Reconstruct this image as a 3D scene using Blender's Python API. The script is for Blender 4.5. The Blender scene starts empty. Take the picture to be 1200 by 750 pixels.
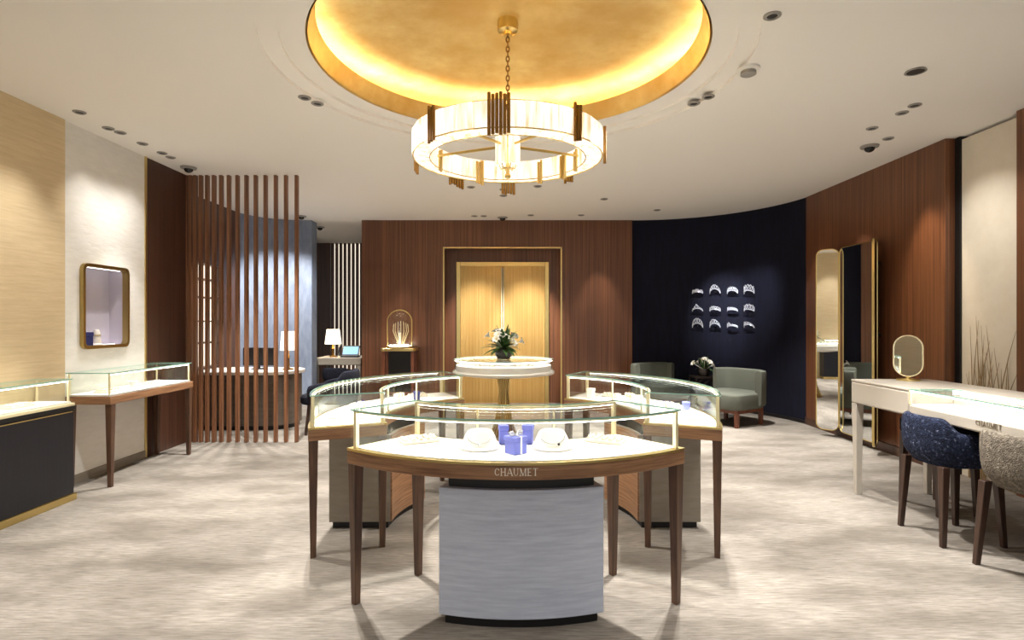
import bpy, bmesh, math, random
from mathutils import Vector, Matrix
PI = math.pi
R = math.radians
rnd = random.Random(7)
scene = bpy.context.scene
COL = scene.collection
EYE, FPX, HY = 1.45, 656.0, 376.5
ZC = 3.2                                    # ceiling height

# ------------------------------------------------------------------ helpers
def world(px, py, z):
    """point on the horizontal plane z that the photograph shows at px,py (used for measuring only)"""
    d = FPX * (EYE - z) / (py - HY)
    return Vector(((px - 600) / FPX * d, d, z))

class MB:
    def __init__(s):
        s.bm = bmesh.new(); s.mi = 0
    def face(s, vs):
        try:
            f = s.bm.faces.new(vs); f.material_index = s.mi; return f
        except ValueError:
            return None
    def box(s, x0, x1, y0, y1, z0, z1, rot=None, piv=None):
        c = [Vector(p) for p in ((x0,y0,z0),(x1,y0,z0),(x1,y1,z0),(x0,y1,z0),(x0,y0,z1),(x1,y0,z1),(x1,y1,z1),(x0,y1,z1))]
        if rot is not None:
            pv = Vector(piv) if piv is not None else Vector(((x0+x1)/2,(y0+y1)/2,(z0+z1)/2))
            c = [rot @ (p-pv) + pv for p in c]
        v = [s.bm.verts.new(p) for p in c]
        for f in ((3,2,1,0),(4,5,6,7),(0,1,5,4),(1,2,6,5),(2,3,7,6),(3,0,4,7)):
            s.face([v[i] for i in f])
        return s
    def loft(s, loops, cap=True, closed=False):
        vl = [[s.bm.verts.new(p) for p in lp] for lp in loops]
        n = len(vl[0]); m = len(vl)
        for i in range(m if closed else m-1):
            a, b = vl[i], vl[(i+1) % m]
            for k in range(n):
                s.face([a[k], a[(k+1)%n], b[(k+1)%n], b[k]])
        if cap and not closed:
            s.face(list(reversed(vl[0]))); s.face(vl[-1])
        return s
    def prism(s, pts, z0, z1):
        return s.loft([[(x,y,z0) for x,y in pts], [(x,y,z1) for x,y in pts]])
    def sector(s, r0, r1, a0, a1, z0, z1, n=24, oy=0.0):
        """solid annular sector about (0, oy); angle 0 points to -Y, positive to +X"""
        loops = []
        for i in range(n+1):
            a = a0 + (a1-a0)*i/n
            sn, cs = math.sin(a), -math.cos(a)
            loops.append([(r0*sn, r0*cs+oy, z0),(r1*sn, r1*cs+oy, z0),(r1*sn, r1*cs+oy, z1),(r0*sn, r0*cs+oy, z1)])
        return s.loft(loops)
    def lathe(s, prof, n=32, c=(0,0,0), sx=1, sy=1):
        rings = []
        for r, z in prof:
            if r < 1e-6:
                rings.append([s.bm.verts.new((c[0],c[1],c[2]+z))])
            else:
                rings.append([s.bm.verts.new((c[0]+sx*r*math.cos(2*PI*k/n), c[1]+sy*r*math.sin(2*PI*k/n), c[2]+z)) for k in range(n)])
        for a, b in zip(rings[:-1], rings[1:]):
            for k in range(n):
                k2 = (k+1) % n
                if len(a) == 1 and len(b) == 1: continue
                if len(a) == 1: s.face([a[0], b[k2], b[k]])
                elif len(b) == 1: s.face([a[k], a[k2], b[0]])
                else: s.face([a[k], a[k2], b[k2], b[k]])
        return s
    def tube(s, path, rad, n=8, closed=False, cap=True):
        P = [Vector(p) for p in path]; m = len(P); loops = []
        up = None
        for i in range(m):
            if closed: t = P[(i+1)%m] - P[i-1]
            else: t = P[min(i+1,m-1)] - P[max(i-1,0)]
            if t.length < 1e-9: t = Vector((0,0,1))
            t.normalize()
            if up is None:
                up = Vector((0,0,1)) if abs(t.z) < .9 else Vector((1,0,0))
            a = up - t*up.dot(t)
            if a.length < 1e-6: a = Vector((1,0,0)) - t*t.x
            a.normalize(); up = a; b = t.cross(a)
            r = rad[i] if isinstance(rad, (list, tuple)) else rad
            loops.append([P[i] + (a*math.cos(2*PI*k/n) + b*math.sin(2*PI*k/n))*r for k in range(n)])
        return s.loft(loops, cap=cap, closed=closed)
    def torus(s, c, Rr, r, n=40, m=8, a0=0, a1=2*PI):
        full = abs(a1-a0) > 2*PI - 1e-4
        k = n if full else n+1
        path = [(c[0]+Rr*math.cos(a0+(a1-a0)*i/n), c[1]+Rr*math.sin(a0+(a1-a0)*i/n), c[2]) for i in range(k)]
        return s.tube(path, r, m, closed=full)
    def taper(s, x, y, z0, z1, w0, w1, rz=0, x2=None, y2=None):
        """square tapered leg; w0 at z0 (foot), w1 at z1; the foot may be splayed to x2,y2"""
        lp = []
        for (cx, cy, z, w) in ((x if x2 is None else x2, y if y2 is None else y2, z0, w0), (x, y, z1, w1)):
            h = w/2; q = []
            for dx, dy in ((-h,-h),(h,-h),(h,h),(-h,h)):
                q.append((cx+dx*math.cos(rz)-dy*math.sin(rz), cy+dx*math.sin(rz)+dy*math.cos(rz), z))
            lp.append(q)
        return s.loft(lp)
    def sphere(s, c, r, n=12, m=8, sz=1):
        pr = [(r*math.sin(PI*i/m), -r*sz*math.cos(PI*i/m)) for i in range(m+1)]
        pr[0] = (0, -r*sz); pr[-1] = (0, r*sz)
        return s.lathe(pr, n, c)
    def build(s, name, mats, parent=None, bevel=0, loc=(0,0,0), rotz=0, smooth=True, subsurf=0, fixn=True):
        if fixn: bmesh.ops.recalc_face_normals(s.bm, faces=s.bm.faces)
        me = bpy.data.meshes.new(name); s.bm.to_mesh(me); s.bm.free()
        for m in (mats if isinstance(mats, (list,tuple)) else [mats]): me.materials.append(m)
        if smooth:
            me.polygons.foreach_set('use_smooth', [True]*len(me.polygons))
            if not subsurf: me.set_sharp_from_angle(angle=R(38))
        o = bpy.data.objects.new(name, me); COL.objects.link(o)
        o.location = loc; o.rotation_euler = (0,0,rotz)
        if parent: o.parent = parent
        if bevel:
            b = o.modifiers.new('bevel', 'BEVEL'); b.width = bevel; b.segments = 2; b.limit_method = 'ANGLE'; b.angle_limit = R(50)
        if subsurf:
            b = o.modifiers.new('subsurf', 'SUBSURF'); b.levels = subsurf; b.render_levels = subsurf
        return o

def tag(o, label, cat, group=None):
    o['label'] = label; o['category'] = cat
    if group: o['group'] = group
    return o
def thing(name, label, cat, loc=(0,0,0), rotz=0, group=None):
    o = bpy.data.objects.new(name, None); COL.objects.link(o)
    o.empty_display_size = .1
    o.location = loc; o.rotation_euler = (0,0,rotz)
    return tag(o, label, cat, group)
def struct(o):
    o['kind'] = 'structure'; return o
def dup(root, loc, rotz, label, group=None):
    r = root.copy(); COL.objects.link(r); r.location = loc; r.rotation_euler = (0,0,rotz); r['label'] = label
    if group: r['group'] = group
    for ch in list(root.children):
        c = ch.copy(); COL.objects.link(c); c.parent = r
        for g in list(ch.children):
            d = g.copy(); COL.objects.link(d); d.parent = c
    return r

# ------------------------------------------------------------------ materials
def lin(c):
    return tuple((v/255/12.92 if v/255 <= .04045 else ((v/255+.055)/1.055)**2.4) for v in c) + (1,)
def new_mat(name):
    m = bpy.data.materials.new(name); m.use_nodes = True
    nt = m.node_tree; b = nt.nodes['Principled BSDF']
    return m, nt, b
def setp(b, **k):
    for key, v in k.items():
        b.inputs[key].default_value = v
def plain(name, rgb, rough=.5, metal=0, spec=.5, bump=0, bscale=80, var=0.0):
    m, nt, b = new_mat(name)
    b.inputs['Base Color'].default_value = lin(rgb); b.inputs['Roughness'].default_value = rough
    b.inputs['Metallic'].default_value = metal; b.inputs['Specular IOR Level'].default_value = spec
    if bump or var:
        tc = nt.nodes.new('ShaderNodeTexCoord'); n = nt.nodes.new('ShaderNodeTexNoise')
        n.inputs['Scale'].default_value = bscale; n.inputs['Detail'].default_value = 4
        nt.links.new(tc.outputs['Object'], n.inputs['Vector'])
        if bump:
            bp = nt.nodes.new('ShaderNodeBump'); bp.inputs['Strength'].default_value = bump; bp.inputs['Distance'].default_value = .01
            nt.links.new(n.outputs['Fac'], bp.inputs['Height']); nt.links.new(bp.outputs['Normal'], b.inputs['Normal'])
        if var:
            mx = nt.nodes.new('ShaderNodeMix'); mx.data_type = 'RGBA'
            c = lin(rgb)
            mx.inputs[6].default_value = tuple(v*(1-var) for v in c[:3])+(1,)
            mx.inputs[7].default_value = tuple(min(1,v*(1+var)) for v in c[:3])+(1,)
            nt.links.new(n.outputs['Fac'], mx.inputs[0]); nt.links.new(mx.outputs[2], b.inputs['Base Color'])
    return m
def streak(name, c1, c2, scale, rough=.4, bump=.1, spec=.5, c3=None, s3=None, metal=0, lo=.3, hi=.7, detail=6):
    """two colours mixed by stretched noise; c3 adds a broad second variation"""
    m, nt, b = new_mat(name)
    N = nt.nodes.new; L = nt.links.new
    tc = N('ShaderNodeTexCoord'); mp = N('ShaderNodeMapping'); mp.inputs['Scale'].default_value = scale
    n = N('ShaderNodeTexNoise'); n.inputs['Scale'].default_value = 1; n.inputs['Detail'].default_value = detail; n.inputs['Roughness'].default_value = .65
    L(tc.outputs['Object'], mp.inputs['Vector']); L(mp.outputs[0], n.inputs['Vector'])
    cr = N('ShaderNodeValToRGB'); cr.color_ramp.elements[0].position = lo; cr.color_ramp.elements[1].position = hi
    cr.color_ramp.elements[0].color = lin(c1); cr.color_ramp.elements[1].color = lin(c2)
    L(n.outputs['Fac'], cr.inputs['Fac'])
    out = cr.outputs['Color']
    if c3:
        mp2 = N('ShaderNodeMapping'); mp2.inputs['Scale'].default_value = s3
        n2 = N('ShaderNodeTexNoise'); n2.inputs['Scale'].default_value = 1; n2.inputs['Detail'].default_value = 3
        L(tc.outputs['Object'], mp2.inputs['Vector']); L(mp2.outputs[0], n2.inputs['Vector'])
        r2 = N('ShaderNodeValToRGB'); r2.color_ramp.elements[0].position = .4; r2.color_ramp.elements[1].position = .65
        L(n2.outputs['Fac'], r2.inputs['Fac'])
        mx = N('ShaderNodeMix'); mx.data_type = 'RGBA'
        ml = N('ShaderNodeMath'); ml.operation = 'MULTIPLY'; ml.inputs[1].default_value = .6
        L(r2.outputs['Color'], ml.inputs[0]); L(ml.outputs[0], mx.inputs[0])
        L(out, mx.inputs[6]); mx.inputs[7].default_value = lin(c3); out = mx.outputs[2]
    L(out, b.inputs['Base Color'])
    setp(b, Roughness=rough, Metallic=metal); b.inputs['Specular IOR Level'].default_value = spec
    if bump:
        bp = N('ShaderNodeBump'); bp.inputs['Strength'].default_value = bump; bp.inputs['Distance'].default_value = .01
        L(n.outputs['Fac'], bp.inputs['Height']); L(bp.outputs['Normal'], b.inputs['Normal'])
    return m
def emit(name, rgb, strength, var=None):
    m, nt, b = new_mat(name)
    c = lin(rgb)
    b.inputs['Base Color'].default_value = c; b.inputs['Emission Color'].default_value = c
    b.inputs['Emission Strength'].default_value = strength; b.inputs['Roughness'].default_value = .4
    return m
def glass(name, tint=(.985,.995,.99), refl=1.0):
    m = bpy.data.materials.new(name); m.use_nodes = True; nt = m.node_tree
    nt.nodes.remove(nt.nodes['Principled BSDF']); out = nt.nodes['Material Output']
    N = nt.nodes.new; L = nt.links.new
    t = N('ShaderNodeBsdfTransparent'); t.inputs['Color'].default_value = tint + (1,)
    g = N('ShaderNodeBsdfGlossy'); g.inputs['Roughness'].default_value = .02; g.inputs['Color'].default_value = (.95,1,.98,1)
    lw = N('ShaderNodeLayerWeight'); lw.inputs['Blend'].default_value = .5
    pw = N('ShaderNodeMath'); pw.operation = 'POWER'; pw.inputs[1].default_value = 5; L(lw.outputs['Facing'], pw.inputs[0])
    ml = N('ShaderNodeMath'); ml.operation = 'MULTIPLY_ADD'; ml.inputs[1].default_value = .8*refl; ml.inputs[2].default_value = .03*refl; L(pw.outputs[0], ml.inputs[0])
    mx = N('ShaderNodeMixShader'); L(ml.outputs[0], mx.inputs[0]); L(t.outputs[0], mx.inputs[1]); L(g.outputs[0], mx.inputs[2])
    L(mx.outputs[0], out.inputs['Surface'])
    return m

M = {}
M['ceil'] = plain('ceiling_paint', (241,237,231), .9, spec=.2)
M['carpet'] = streak('carpet', (94,88,80), (160,153,144), (9.0,90,3), .95, .6, .1, c3=(88,81,73), s3=(1.4,3.4,1), lo=.24, hi=.74, detail=10)
M['wallwood'] = streak('wall_veneer', (70,42,27), (146,94,62), (46,46,.5), .33, .05, .5, c3=(92,57,38), s3=(2.5,2.5,.15), lo=.28, hi=.75)
M['darkwood'] = streak('dark_veneer', (56,35,26), (90,58,42), (34,34,.5), .38, .05)
M['casewood'] = streak('walnut_apron', (106,72,50), (172,130,94), (3,3,70), .35, .05)
M['legwood'] = streak('walnut_leg', (62,42,32), (106,76,56), (50,50,3), .38, .05)
M['chairwood'] = streak('chair_leg_wood', (40,26,20), (66,44,32), (50,50,4), .4, .05)
M['loungewood'] = streak('lounge_leg_wood', (82,42,26), (120,68,44), (50,50,4), .4, .05)
M['slatwood'] = streak('slat_wood', (98,62,42), (146,98,66), (45,45,.8), .38, .05)
M['brass'] = plain('brass', (220,196,132), .28, 1)
M['brassbright'] = plain('pale_brass', (242,230,190), .35, .3)
M['olivebrass'] = plain('olive_brass', (178,156,100), .3, 1)
M['darkbrass'] = plain('antique_brass', (150,112,58), .35, 1, bump=.3, bscale=90)
M['goldleaf'] = streak('gold_leaf', (232,200,124), (252,234,172), (5,5,5), .38, .08, c3=(214,172,92), s3=(1.6,1.6,1.6), metal=.6)
M['golddoor'] = streak('gold_panel', (196,154,84), (224,190,122), (60,60,.4), .24, .10, metal=.6)
M['white'] = plain('white_lacquer', (238,235,228), .35)
M['tablewhite'] = plain('greige_lacquer', (186,178,166), .35)
M['whitewall'] = streak('white_textured_wall', (226,223,216), (236,233,227), (2,7,26), .7, .35, .3)
M['beige'] = streak('beige_fabric_wall', (206,184,146), (222,202,166), (4,4,60), .8, .15, .2)
M['deskbrown'] = streak('desk_brown', (84,74,65), (104,93,83), (6,6,30), .6, .05, .3)
M['cream'] = streak('cream_panel', (216,206,188), (224,215,198), (2,6,6), .6, .04, .3)
M['navywall'] = streak('navy_velvet', (13,14,25), (20,21,40), (30,30,3), .85, .3, .25)
M['bluewall'] = streak('blue_grey_wall', (116,126,146), (142,152,170), (14,14,4), .75, .3, .3)
M['greyblue'] = streak('silver_blue_cloth', (178,186,204), (206,213,228), (5,5,60), .5, .1, .4)
M['taupe'] = streak('taupe_panel', (134,126,114), (150,142,130), (6,6,30), .6, .05, .3)
M['black'] = plain('black', (16,15,17), .45)
M['navycab'] = streak('navy_lacquer', (12,13,22), (20,22,34), (60,60,3), .4, .05)
M['deck'] = plain('white_display_pad', (240,238,234), .8, spec=.2)
M['pad'] = plain('cream_leather', (232,222,204), .6, bump=.1, bscale=200)
M['bustm'] = plain('bust_leather', (236,230,222), .65)
M['periwinkle'] = plain('periwinkle_paper', (118,126,214), .55)
M['navybox'] = plain('navy_box', (36,44,104), .5)
M['silver'] = plain('silver', (226,228,232), .18, 1)
M['sapphire'] = plain('blue_gem', (40,60,140), .1)
M['gem'] = plain('diamond_white', (232,234,240), .15, .3)
M['mirror'] = plain('mirror_glass', (238,240,240), .02, 1)
M['glass'] = glass('clear_glass')
M['glassedge'] = plain('glass_edge', (150,196,182), .15, 0)
M['sage'] = plain('sage_velvet', (88,91,81), .85, bump=.25, bscale=120, var=.12)
M['tabledark'] = plain('dark_bronze', (48,38,32), .4, .6)
M['leaf'] = plain('leaf_green', (62,96,44), .5, var=.35, bscale=14)
M['petal'] = plain('white_petal', (240,238,228), .6)
M['pistil'] = plain('yellow_pistil', (200,190,80), .6)
M['vase'] = plain('dark_vase', (44,38,34), .35)
M['led'] = emit('led_white', (255,250,240), 22)
M['ledmid'] = emit('led_mid', (255,248,234), 26)
M['ledfaint'] = emit('led_faint', (255,248,240), 3)
M['ledsoft'] = emit('led_soft', (255,248,234), 8)
M['cove'] = emit('cove_led', (255,238,198), 19)
M['shade'] = emit('lamp_shade_lit', (255,242,218), 1.6)
M['screen'] = emit('blue_screen', (96,150,196), .9)
M['backlit'] = emit('backlit_panel', (255,244,222), 1.1)
M['dl_lens'] = emit('downlight_lens', (255,240,214), 3)
M['baffle'] = plain('dark_baffle', (40,36,34), .5)
M['greyring'] = plain('grey_trim_ring', (150,146,140), .5)
M['smoked'] = plain('smoked_dome', (22,20,20), .1)
M['grass'] = plain('grass_relief', (150,126,92), .7)
M['letter'] = plain('letter_ivory', (252,246,232), .5)
M['letterdark'] = plain('letter_taupe', (120,108,92), .5)
# boucle cloth
def boucle(name, dark, mid, fleck):
    m, nt, b = new_mat(name); N = nt.nodes.new; L = nt.links.new
    tc = N('ShaderNodeTexCoord'); v = N('ShaderNodeTexVoronoi'); v.inputs['Scale'].default_value = 125
    n = N('ShaderNodeTexNoise'); n.inputs['Scale'].default_value = 55; n.inputs['Detail'].default_value = 5
    L(tc.outputs['Object'], v.inputs['Vector']); L(tc.outputs['Object'], n.inputs['Vector'])
    cr = N('ShaderNodeValToRGB'); e = cr.color_ramp.elements
    e[0].position = .35; e[0].color = lin(dark); e[1].position = .62; e[1].color = lin(mid)
    x = cr.color_ramp.elements.new(.72); x.color = lin(fleck)
    L(n.outputs['Fac'], cr.inputs['Fac']); L(cr.outputs['Color'], b.inputs['Base Color'])
    bp = N('ShaderNodeBump'); bp.inputs['Strength'].default_value = .6; bp.inputs['Distance'].default_value = .008
    L(v.outputs['Distance'], bp.inputs['Height']); L(bp.outputs['Normal'], b.inputs['Normal'])
    setp(b, Roughness=.9); b.inputs['Specular IOR Level'].default_value = .2
    return m
M['boucle'] = boucle('navy_boucle', (18,22,38), (40,48,72), (120,128,150))
M['bouclegrey'] = boucle('taupe_boucle', (84,77,68), (116,108,97), (146,138,127))
M['darkcloth'] = boucle('ink_cloth', (12,13,20), (24,26,38), (36,38,52))
# lit alabaster of the chandelier
def alabaster():
    m, nt, b = new_mat('lit_alabaster'); N = nt.nodes.new; L = nt.links.new
    tc = N('ShaderNodeTexCoord'); mp = N('ShaderNodeMapping'); mp.inputs['Scale'].default_value = (22,22,3)
    n = N('ShaderNodeTexNoise'); n.inputs['Scale'].default_value = 1; n.inputs['Detail'].default_value = 4
    L(tc.outputs['Object'], mp.inputs['Vector']); L(mp.outputs[0], n.inputs['Vector'])
    cr = N('ShaderNodeValToRGB'); e = cr.color_ramp.elements
    e[0].position = .34; e[0].color = lin((206,184,148)); e[1].position = .60; e[1].color = lin((255,250,240))
    L(n.outputs['Fac'], cr.inputs['Fac']); L(cr.outputs['Color'], b.inputs['Emission Color']); L(cr.outputs['Color'], b.inputs['Base Color'])
    b.inputs['Emission Strength'].default_value = .86; b.inputs['Roughness'].default_value = .3
    return m
M['alabaster'] = alabaster()

# ------------------------------------------------------------------ the shell
XL, XR, YB, YF = -3.9, 4.18, 9.69, -2.2
m = MB(); m.box(-6, 5.2, YF, 13.2, -.1, 0); struct(m.build('floor', M['carpet']))

DC = (-.02, 3.93); RC = (.02, 3.93)                           # dome / ring centre
# ceiling: flat sheet with a round hole, stepped rings, then the gilded dome
m = MB()
x0, x1, y0, y1 = -6-DC[0], 5.2-DC[0], YF-DC[1], 13.2-DC[1]
angs = sorted(set([2*PI*k/96 for k in range(96)] + [math.atan2(y, x) % (2*PI) for x in (x0,x1) for y in (y0,y1)]))
def rect_hit(a):
    c, s_ = math.cos(a), math.sin(a); t = 1e9
    if c > 1e-9: t = min(t, x1/c)
    if c < -1e-9: t = min(t, x0/c)
    if s_ > 1e-9: t = min(t, y1/s_)
    if s_ < -1e-9: t = min(t, y0/s_)
    return c*t, s_*t
ring = lambda r, z: [(DC[0]+r*math.cos(a), DC[1]+r*math.sin(a), z) for a in angs]
outer = lambda z: [(DC[0]+rect_hit(a)[0], DC[1]+rect_hit(a)[1], z) for a in angs]
m.loft([outer(ZC+.6), outer(ZC), ring(1.62, ZC), ring(1.62, ZC+.025), ring(1.50, ZC+.025), ring(1.50, ZC+.05), ring(1.345, ZC+.05), ring(1.345, ZC+.07), ring(1.6, ZC+.07), ring(1.6, ZC+.6)], cap=False)
struct(m.build('ceiling', M['ceil']))
m = MB()
m.lathe([(1.345, 3.255), (1.30, 3.395), (1.285, 3.395), (1.33, 3.26)], 96, (DC[0],DC[1],0))
struct(m.build('trim_1', M['goldleaf']))
m = MB(); pr = []
for i in range(15):
    t = i/14*PI/2; pr.append((1.56*math.cos(t) if i < 14 else 0, 3.40+.16*math.sin(t)))
m.lathe([(1.56, 3.27)] + pr, 96, (DC[0],DC[1],0)); struct(m.build('ceiling_dome', M['goldleaf']))
m = MB(); m.torus((DC[0],DC[1],3.345), 1.40, .012, 96, 8)
o = m.build('cove_light_strip', M['cove']); tag(o, 'warm ring of cove light hidden inside the rim of the gilded ceiling dome', 'light')

# unseen front wall behind the camera, added with openings for the fill light
m = MB(); m.box(-6, 5.2, YF-.2, YF, 2.75, ZC); m.box(-6, 5.2, YF-.2, YF, 0, .3)
for x in (-4.0, -2.1, -.25, 1.6, 3.45): m.box(x-.06, x+.06, YF-.2, YF, .3, 2.75)
struct(m.build('wall_front', M['wallwood']))
# left wall, three finishes
def wallbox(name, mat, *b):
    return struct(MB().box(*b).build(name, mat))
wallbox('wall_left', M['beige'], XL-.35, XL+.02, YF, 4.86, 0, ZC)
# white textured panel with the niche opening
ny0, ny1, nz0, nz1 = 5.06, 5.65, 1.207, 1.97
m = MB()
for b in ((4.865, ny0, 0, ZC), (ny1, 5.94, 0, ZC), (ny0, ny1, 0, nz0), (ny0, ny1, nz1, ZC)):
    m.box(XL-.35, XL, b[0], b[1], b[2], b[3])
struct(m.build('wall_left', M['whitewall']))
wallbox('trim_2', M['brass'], XL-.3, XL+.012, 5.94, 5.965, 0, ZC)
wallbox('wall_left', M['darkwood'], XL-.55, XL, 5.965, 6.72, 0, ZC)
wallbox('baseboard_left', M['taupe'], XL, XL+.012, 4.87, 5.94, 0, .08)
# alcove behind the slatted screen: veneer, then a blue-grey curve
wallbox('wall_alcove', M['darkwood'], -4.75, -4.4, 6.72, 8.9, 0, ZC)
m = MB(); pts = []
for i in range(13):
    a = PI - i/12*PI/2; pts.append((-3.6+.8*math.cos(a), 8.9+.8*math.sin(a)))
pts += [(-3.47, 9.7), (-3.47, 9.95)] + [(-3.6+1.1*math.cos(PI-i/12*PI/2), 8.9+1.05*math.sin(PI-i/12*PI/2)) for i in range(12,-1,-1)]
m.prism(pts, 0, ZC); struct(m.build('wall_alcove', M['bluewall']))
# back wall around the door recess
dx0, dx1, dz = -1.19, .86, 2.73
m = MB(); m.box(-2.6, dx0, YB, YB+.45, 0, ZC); m.box(dx1, 2.08, YB, YB+.45, 0, ZC); m.box(dx0, dx1, YB, YB+.45, dz, ZC)
m.box(dx0, dx1, YB+.26, YB+.45, 0, dz)
struct(m.build('wall_back', M['wallwood']))
m = MB(); w = .02
m.box(dx0-w*.2, dx0+w, YB-.015, YB+.02, 0, dz); m.box(dx1-w, dx1+w*.2, YB-.015, YB+.02, 0, dz); m.box(dx0, dx1, YB-.015, YB+.02, dz-w, dz+.005)
struct(m.build('trim_3', M['brass']))
# gilded double door in the recess
door = bpy.data.objects.new('door_1', None); COL.objects.link(door); door.location = (-.165, YB+.26, 0); struct(door)
m = MB(); hw, hz, t = .82, 2.5, .075
m.box(-hw, -hw+t, -.06, 0, 0, hz); m.box(hw-t, hw, -.06, 0, 0, hz); m.box(-hw+t, hw-t, -.06, 0, hz-t, hz)
m.build('door_frame', M['brass'], door, bevel=.006)
for sx in (-1, 1):
    m = MB(); n = 36; a, b = (.006, hw-t)
    for k in range(n):
        xa = a+(b-a)*k/n; xb = a+(b-a)*(k+1)/n
        m.loft([[(sx*xa,-.02,0),(sx*xb,-.02,0),(sx*xb,-.02,hz-t),(sx*xa,-.02,hz-t)], [(sx*(xa+.002),-.026,.0),(sx*(xb-.002),-.026,0),(sx*(xb-.002),-.026,hz-t),(sx*(xa+.002),-.026,hz-t)]])
    m.box(min(sx*a,sx*b), max(sx*a,sx*b), -.02, 0, 0, hz-t)
    leaf = m.build('door_leaf', M['golddoor'], door)
    m = MB(); m.tube([(sx*.018,-.065,.35),(sx*.018,-.065,hz-t-.03)], .009, 10)
    for z in (.5, 1.3, 2.2): m.tube([(sx*.018,-.02,z),(sx*.018,-.065,z)], .006, 6)
    m.build('door_handle', M['brassbright'], leaf)
# navy curved corner
m = MB(); cx, cy, rr = 2.07, 7.6, 2.11
arc = [(cx+rr*math.cos(R(92-i*94/32)), cy+rr*math.sin(R(92-i*94/32))) for i in range(33)]
arc2 = [(cx+(rr+.35)*math.cos(R(92-i*94/32)), cy+(rr+.35)*math.sin(R(92-i*94/32))) for i in range(32,-1,-1)]
arc[0] = (2.06, YB+.0); arc[-1] = (4.18, 7.94 if False else arc[-1][1])
m.prism(arc+arc2, 0, ZC); struct(m.build('wall_corner', M['navywall']))
# right wall
wallbox('wall_right', M['wallwood'], XR-.03, XR+.35, 5.36, 7.9, 0, ZC)
wallbox('trim_4', M['black'], XR+.06, XR+.35, 5.30, 5.36, 0, ZC)
wallbox('wall_right', M['cream'], XR+.08, XR+.35, 4.66, 5.30, .0, ZC-.03)
wallbox('wall_right', M['wallwood'], XR+.02, XR+.35, YF, 4.66, 0, ZC)
wallbox('baseboard_right', M['darkwood'], XR-.045, XR-.03, 5.36, 7.9, 0, .10)
m = MB(); arcb = [(cx+(rr-.012)*math.cos(R(88-i*86/32)), cy+(rr-.012)*math.sin(R(88-i*86/32))) for i in range(33)]
arcb2 = [(cx+(rr+.0)*math.cos(R(88-i*86/32)), cy+(rr+.0)*math.sin(R(88-i*86/32))) for i in range(32,-1,-1)]
m.prism(arcb+arcb2, 0, .05); struct(m.build('baseboard_corner', M['black']))
# the room beyond the opening
wallbox('wall_far', M['darkwood'], -5.9, -4.06, 12.5, 12.8, 0, ZC)
wallbox('wall_far', M['darkwood'], -3.34, -1.0, 12.5, 12.8, 0, ZC)
wallbox('wall_far', M['darkwood'], -2.3, -2.0, 10.14, 12.5, 0, ZC)
wallbox('wall_far', M['darkwood'], -5.9, -5.6, 9.0, 12.5, 0, ZC)
o = MB().box(-4.06, -3.34, 12.72, 12.78, 0, ZC).build('window_1', M['backlit']); struct(o)

# ------------------------------------------------------------------ slatted screens
scr = thing('slatted_screen', 'floor-to-ceiling screen of upright brown timber slats beside the left wall', 'screen', (-3.22, 6.72, 0))
for px in (217.5, 222.5, 228, 234.5, 242, 250, 258.5, 267.5, 277.5, 288, 299, 310.5, 322.5, 334.5, 347):
    x = (px-600)/FPX*6.70+3.22
    MB().box(x-.018, x+.018, -.026, .026, .0, ZC).build('slat', M['slatwood'], scr, bevel=.003)
scr2 = thing('slatted_screen', 'narrow dark slatted screen against the bright panel at the end of the far room', 'screen', (-3.7, 12.56, 0))
for k in range(8):
    x = -.32+k*.092
    MB().box(x-.03, x+.03, -.03, .03, 0, ZC).build('slat', M['darkwood'], scr2)

# ------------------------------------------------------------------ lettering (hand-drawn serif capitals)
GL = {
 'C': [('arc', .36, .5, .33, .47, 40, 320, .11), ('ser', .62, .82, .62, .68)],
 'H': [('v', .12, 0, 1), ('v', .62, 0, 1), ('h', .12, .62, .5), ('s', .12), ('s', .62)],
 'A': [('l', .02, 0, .37, 1, .05), ('l', .37, 1, .72, 0, .12), ('h', .14, .58, .33), ('f', .04), ('f', .70)],
 'U': [('v', .12, .3, 1), ('v2', .60, .3, 1), ('uarc', .36, .32, .24, .3), ('t', .12), ('t', .60)],
 'M': [('l', .10, 0, .13, 1, .05), ('l', .13, 1, .45, 0, .11), ('l', .45, 0, .77, 1, .05), ('v', .80, 0, 1), ('f', .1), ('f', .8), ('t', .1), ('t', .8)],
 'E': [('v', .12, 0, 1), ('h', .12, .55, .97), ('h', .12, .48, .5), ('h', .12, .58, .03), ('s', .12)],
 'T': [('v', .34, 0, 1), ('h', .0, .68, .97), ('f', .34)]}
ADV = {'C': .80, 'H': .86, 'A': .84, 'U': .84, 'M': 1.02, 'E': .74, 'T': .72}
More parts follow.
